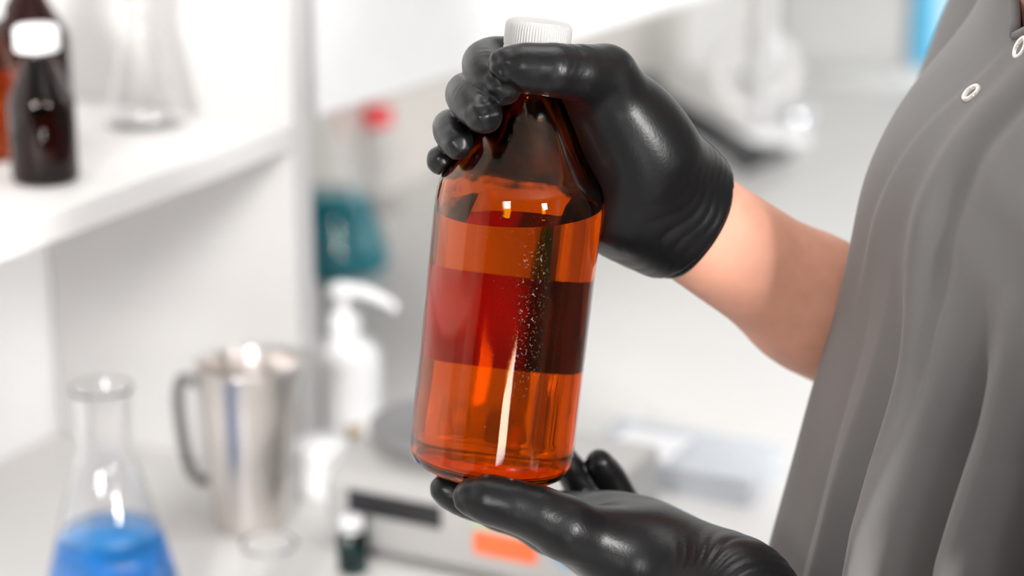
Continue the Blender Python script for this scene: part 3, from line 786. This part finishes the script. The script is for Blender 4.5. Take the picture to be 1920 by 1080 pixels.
# ------------------------------------------------------------------ things on the shelf
def vessel(profile, wall_t, base_t):
    """closed glass shell from an outer profile (starts on axis)"""
    inn = [(max(r-wall_t, 0), max(z, base_t)) for r, z in profile[1:]]
    return profile + [(profile[-1][0]-wall_t*.5, profile[-1][1]+wall_t*.4)] + inn[::-1] + [(0, base_t)]
def inner_liquid(profile, wall_t, base_t, level):
    pr = [(0, base_t-.0002)] + [(max(r-wall_t+.0003, 0), max(z, base_t-.0002)) for r, z in profile[1:] if z < level]
    rl = np.interp(level, [z for r, z in profile[1:]], [r for r, z in profile[1:]]) - wall_t + .0003
    return pr + [(rl, level), (0, level)]
def amber_small(name, loc, R, H, label, liquid=None, cap_r=.50, shoulder=.53):
    t = empty(name, loc); tag(t, label, 'bottle', 'amber bottles on the shelf')
    rn = R*cap_r*.8
    prof = [(0, .001), (R*.8, 0), (R*.95, .0015), (R, .005), (R, H*shoulder*.97), (R*.96, H*(shoulder+.02)), (rn*1.12, H*.79), (rn, H*.82), (rn, H*.93)]
    V, F = lathe(vessel(prof, .0018, .004), 64)
    mesh_obj('glass_body', V, F, M['amber_dark'] if liquid is None else M['amber_plain'], t)
    V, F = lathe(inner_liquid(prof, .0018, .004, H*(.40 if liquid is None else .5)), 48)
    mesh_obj('liquid', V, F, M['water'] if liquid is None else M[liquid], t)
    cr = R*cap_r*1.28
    cp = [(0, 0), (cr, 0), (cr*1.02, .001), (cr*1.02, H*.13), (cr*.9, H*.155), (0, H*.16)]
    V, F = lathe(cp, 96, lambda i, z, a: .0003*math.cos(32*a) if i in (2, 3) else 0)
    mesh_obj('cap', V, F, M['white_plastic'], t, loc=(0, 0, H*.84))
    return t
p = on_plane(86, 338, SZ); amber_small('reagent_bottle', p, .0248, .116, 'small dark amber bottle with white cap, frontmost on the shelf')
p = on_plane(68, 262, SZ); amber_small('reagent_bottle', p, .031, .150, 'taller brown bottle standing behind the small white-capped bottle', None, .46, .56)
p = on_plane(-22, 292, SZ); amber_small('reagent_bottle', p, .030, .128, 'amber bottle of orange liquid cut off by the left picture edge', 'orange_liquid', .48, .54)

def erlenmeyer(name, loc, R, H, rn, label, liquid=None, level=0, group=None):
    t = empty(name, loc); tag(t, label, 'flask', group)
    prof = [(0, .001), (R*.85, 0), (R*.97, .002), (R, .007), (R*.985, .012), (R*.93, H*.15), (rn*1.25, H*.66), (rn*1.03, H*.71), (rn, H*.75), (rn, H*.95), (rn*1.16, H*.975), (rn*1.18, H*.985)]
    V, F = lathe(vessel(prof, .0017, .0025), 72)
    mesh_obj('glass_body', V, F, M['clear'], t)
    if liquid:
        V, F = lathe(inner_liquid(prof, .0017, .0025, level), 64); mesh_obj('liquid', V, F, M[liquid], t)
    return t
p = on_plane(275, 235, SZ)
erlenmeyer('conical_flask', p, .0325, .112, .0140, 'empty clear conical flask standing on the white shelf board')
p = on_plane(215, 1150, BZ)
erlenmeyer('conical_flask', p, .0525, .182, .0190, 'clear conical flask of bright blue liquid on bench below the shelf', 'blue_liquid', .068)
p = on_plane(612, 498, BZ)
erlenmeyer('conical_flask', p, .074, .225, .024, 'large conical flask of teal liquid at the back behind the side panel', 'teal_liquid', .085)

# ------------------------------------------------------------------ things on the bench
# steel pitcher with handle and pouring lip
p = on_plane(470, 985, BZ)
pit = empty('steel_pitcher', p, math.radians(-12)); tag(pit, 'brushed steel pitcher with side handle and pouring lip below the shelf', 'pitcher')
prof = [(0, .002), (.026, .001), (.0285, .003), (.0300, .012), (.0355, .10), (.0372, .138), (.0380, .140)]
def lip(i, z, a):
    k = max(0., math.cos(a-math.radians(20)))**14
    return .010*k*max(0, (z-.10)/.04)
V, F = lathe(vessel(prof, .0012, .003), 72, lip); mesh_obj('vessel_body', V, F, M['steel'], pit)
hp = [(-.033, 0, .118), (-.052, 0, .124), (-.058, 0, .110), (-.056, 0, .075), (-.050, 0, .045), (-.040, 0, .036), (-.031, 0, .040)]
V, F = tube(lerp_chain(hp, 5), .0045, 12); mesh_obj('handle', V, F, M['steel_dark'], pit)
V, F = lathe([(.0368, .1385), (.0388, .1385), (.0392, .140), (.0388, .1415), (.0368, .1415), (.0364, .140), (.0368, .1385)], 72, lip); mesh_obj('rim', V, F, M['steel'], pit)

# little glass beaker
p = on_plane(508, 1128, BZ)
V, F = lathe(vessel([(0, .001), (.018, 0), (.0195, .002), (.0200, .006), (.0200, .046), (.0215, .048)], .0014, .002), 64)
tag(mesh_obj('glass_beaker', V, F, M['clear'], None, loc=p), 'small clear glass beaker standing in front of the steel pitcher', 'beaker')

# white pump bottle
p = on_plane(650, 838, BZ)
pb = empty('pump_bottle', p, math.radians(-15)); tag(pb, 'white plastic pump bottle with a tan sticker behind the shelf side panel', 'bottle')
V, F = lathe([(0, .001), (.027, 0), (.0315, .002), (.0325, .008), (.0325, .082), (.031, .092), (.024, .100), (.0145, .106), (.0125, .110), (.0125, .114), (0, .114)], 64); mesh_obj('bottle_body', V, F, M['white_plastic'], pb)
V, F = lathe([(0, 0), (.0150, 0), (.0152, .001), (.0150, .013), (.010, .015), (.0055, .018), (.0050, .032), (0, .032)], 48); mesh_obj('collar', V, F, M['white_plastic'], pb, loc=(0, 0, .112))
V, F = tube(lerp_chain([(-.012, 0, .1455), (0, 0, .149), (.022, 0, .1475), (.045, 0, .1385), (.047, 0, .133)], 5), list(np.interp(np.linspace(0, 4, 21), range(5), [.006, .0075, .006, .0042, .0035])), 14); mesh_obj('pump_head', V, F, M['white_plastic'], pb)
V, F = [], []
for z in (.020, .033):
    for k in range(9):
        a = math.radians(-70 + 26*k/8); V.append((.0328*math.cos(a), .0328*math.sin(a), z))
for k in range(8): F.append((k, k+1, k+10, k+9))
mesh_obj('sticker', V, F, M['tan'], pb)

# white screw jar in front of it
p = on_plane(604, 925, BZ)
ja = empty('screw_jar', p); tag(ja, 'white plastic screw jar standing in front of the pump bottle', 'jar')
V, F = lathe([(0, .001), (.019, 0), (.0215, .002), (.022, .006), (.022, .034), (.019, .038), (0, .038)], 48); mesh_obj('jar_body', V, F, M['white_plastic'], ja)
V, F = lathe([(0, 0), (.0228, 0), (.0232, .001), (.0230, .012), (.021, .014), (0, .0142)], 96, lambda i, z, a: .0003*math.cos(48*a) if i in (2, 3) else 0); mesh_obj('lid', V, F, M['white_plastic'], ja, loc=(0, 0, .034))

# clear lab bottle with red cap at the back
p = on_plane(712, 392, BZ)
rb = empty('reagent_bottle', p); tag(rb, 'slim clear glass bottle with a red cap at back of bench', 'bottle')
prof = [(0, .001), (.026, 0), (.029, .003), (.0295, .01), (.0295, .085), (.024, .098), (.0145, .106), (.0145, .118)]
V, F = lathe(vessel(prof, .002, .004), 56); mesh_obj('glass_body', V, F, M['clear'], rb)
V, F = lathe([(0, 0), (.0175, 0), (.018, .001), (.018, .022), (.016, .024), (0, .0245)], 80, lambda i, z, a: .0004*math.cos(20*a) if i in (2, 3) else 0); mesh_obj('cap', V, F, M['red'], rb, loc=(0, 0, .110))

# bench scale
s0 = on_plane(612, 1030, BZ)
RZ2 = math.atan2(-D2.y, -D2.x)                    # local x runs along the front, to the right
sca = empty('bench_scale', s0, RZ2); tag(sca, 'grey bench scale with round steel pan, dark display and orange sticker', 'scale')
Wd, Dp = .225, .150
bm = bmesh.new()
pr = [(0, .008), (.0, .058), (.010, .068), (.050, .076), (Dp, .076), (Dp, .008)]       # (depth, height) side profile: sloped fascia
ring0 = [bm.verts.new((0, y, z)) for y, z in pr]; ring1 = [bm.verts.new((Wd, y, z)) for y, z in pr]
bm.faces.new(ring0); bm.faces.new(ring1[::-1])
for i in range(len(pr)):
    j = (i+1) % len(pr); bm.faces.new((ring0[i], ring1[i], ring1[j], ring0[j]))
bmesh.ops.recalc_face_normals(bm, faces=bm.faces[:])
bmesh.ops.bevel(bm, geom=bm.edges[:], offset=.005, segments=3, affect='EDGES', profile=.6)
bm_obj('housing', bm, M['scale_body'], sca, True)
for x, y in ((.03, .03), (Wd-.03, .03), (.03, Dp-.03), (Wd-.03, Dp-.03)):
    V, F = lathe([(0, 0), (.012, 0), (.012, .0085), (0, .0085)], 24); mesh_obj('foot', V, F, M['black_plastic'], sca, loc=(x, y, 0))
V, F = lathe([(0, 0), (.058, 0), (.0615, .001), (.0635, .004), (.062, .0055), (.058, .004), (0, .0036)], 96); mesh_obj('pan', V, F, M['pan'], sca, loc=(.066, .084, .086))
V, F = lathe([(0, 0), (.02, 0), (.02, .012), (0, .012)], 32); mesh_obj('pan_support', V, F, M['black_plastic'], sca, loc=(.066, .084, .0745))
# front furniture
box('display', .022, .105, -.0018, .003, .038, .0565, M['black_plastic'], sca, .001)
box('sticker', .133, .187, -.0010, .001, .024, .0425, M['orange'], sca, .0003)
box('strip', .133, .187, -.0012, .001, .0455, .055, M['green'], sca, .0003)
V, F = lathe([(0, .001), (.010, .001), (.0105, 0), (.0105, -.002), (0, -.002)], 32)
o = mesh_obj('button', V, F, M['blue_btn'], sca, loc=(.212, -.001, .038), rot=(math.pi/2, 0, 0))

# bits to the left of the scale
p = on_plane(640, 935, BZ)
V, F = lathe([(0, 0), (.0095, 0), (.010, .001), (.010, .013), (.005, .016), (.0045, .019), (.0075, .022), (.0085, .026), (.006, .029), (0, .030)], 40)
tag(mesh_obj('calibration_weight', V, F, M['chrome'], None, loc=p), 'small shiny steel weight with knob beside white screw jar', 'weight')
p = on_plane(664, 1058, BZ)
vi = empty('glass_vial', p + Vector((0, -.012, 0))); tag(vi, 'little dark green glass vial standing in front of the scale', 'vial')
V, F = lathe(vessel([(0, .001), (.0105, 0), (.012, .002), (.012, .030), (.008, .034), (.0075, .038)], .0012, .002), 40); mesh_obj('glass_body', V, F, M['green_glass'], vi)
V, F = lathe([(0, 0), (.009, 0), (.0092, .0095), (.0085, .0105), (0, .0107)], 40); mesh_obj('cap', V, F, M['white_plastic'], vi, loc=(0, 0, .0345))

# clear plastic box with a white paper square, white spatula beside it
p = on_plane(1278, 888, BZ)
cb = empty('clear_box', p, RZ2); tag(cb, 'shallow clear plastic box holding white paper on bench by the lower glove', 'box')
def traybox(hx, hy, h, t):
    bm = bmesh.new(); bmesh.ops.create_cube(bm, size=1)
    for v in bm.verts: v.co = (v.co.x*2*hx, v.co.y*2*hy, (v.co.z+.5)*h)
    top = [f_ for f_ in bm.faces if f_.normal.z > .5]
    r = bmesh.ops.inset_region(bm, faces=top, thickness=t); 
    bmesh.ops.translate(bm, verts=top[0].verts, vec=(0, 0, -(h-t)))
    bmesh.ops.bevel(bm, geom=[e for e in bm.edges if abs(e.verts[0].co.z-e.verts[1].co.z) > h*.5], offset=.003, segments=3, affect='EDGES')
    return bm
bm_obj('tray', traybox(.078, .046, .022, .0015), M['clear_plastic'], cb)
box('lid', -.079, .079, -.047, .047, .0222, .0238, M['clear_plastic'], cb, .0005)
box('paper', -.060, .0, -.038, .022, .0240, .0246, M['paper'], cb, 0)
a, b = on_plane(1085, 872, BZ), on_plane(1192, 800, BZ)
V, F = tube([a + Vector((0, 0, .008)), a.lerp(b, .8) + Vector((0, 0, .008)), b + Vector((0, 0, .008))], [.007, .007, .009], 12)
tag(mesh_obj('white_spatula', V, F, M['white_plastic'], None), 'white plastic spatula lying on the bench between scale and clear box', 'spatula')

# lab stand with pole, glass dish, black arm, pale ring behind
p = on_plane(1432, 252, BZ)
st = empty('lab_stand', p); tag(st, 'white lab stand with upright pole and black clamp arm at back of bench', 'stand')
box('base', -.05, .06, -.05, .05, 0, .012, M['white_plastic'], st, .003)
V, F = tube([(0, 0, .01), (0, 0, .62)], .0125, 24); mesh_obj('pole', V, F, M['white_plastic'], st)
V, F = lathe([(.042, 0), (.066, 0), (.067, .003), (.066, .006), (.042, .006), (.041, .003), (.042, 0)], 64)
mesh_obj('ring', V, F, M['board'], st, loc=(-.012, .025, .085), rot=(math.radians(82), 0, math.radians(10)))
armp = [at(1208, 168, 2.95), at(1225, 185, 2.93), at(1320, 240, 2.88), at(1404, 296, 2.86), at(1440, 288, 2.92), at(1478, 284, 2.97)]
V, F = tube([q_ - p for q_ in armp], [.027, .019, .018, .022, .013, .008], 14); mesh_obj('clamp_arm', V, F, M['black_plastic'], st)
p = on_plane(1470, 262, BZ)
V, F = lathe([(0, .012), (.026, .012), (.032, .016), (.034, .030), (.030, .040), (.016, .050), (0, .052)], 40)
o = mesh_obj('clamp_knob', V, F, M['chrome'], st, loc=Vector((.045, .0, 0)))

# pale grey appliance and blue carton against the far wall
p = on_plane(1575, 138, BZ)
gp = empty('grey_appliance', p); tag(gp, 'plain light grey upright appliance housing against the far wall', 'appliance')
box('housing', -.105, .105, 0, .1, .004, .42, M['grey_panel'], gp, .004)
box('door', -.098, .098, -.004, -.0005, .02, .41, M['grey_panel'], gp, .003)
for x in (-.09, .09):
    for y in (.01, .09):
        V, F = lathe([(0, 0), (.008, 0), (.008, .005), (0, .005)], 16); mesh_obj('foot', V, F, M['black_plastic'], gp, loc=(x, y, 0))
p = on_plane(1765, 128, BZ)
ct = empty('blue_carton', p, math.radians(-3)); tag(ct, 'tall blue and pale blue carton near the tunic at back', 'carton')
box('carton_body', -.045, .060, 0, .08, 0, .34, M['pale_card'], ct, .002)
box('side_stripe', -.046, -.014, -.0012, .001, .002, .338, M['sky_card'], ct, .0005)
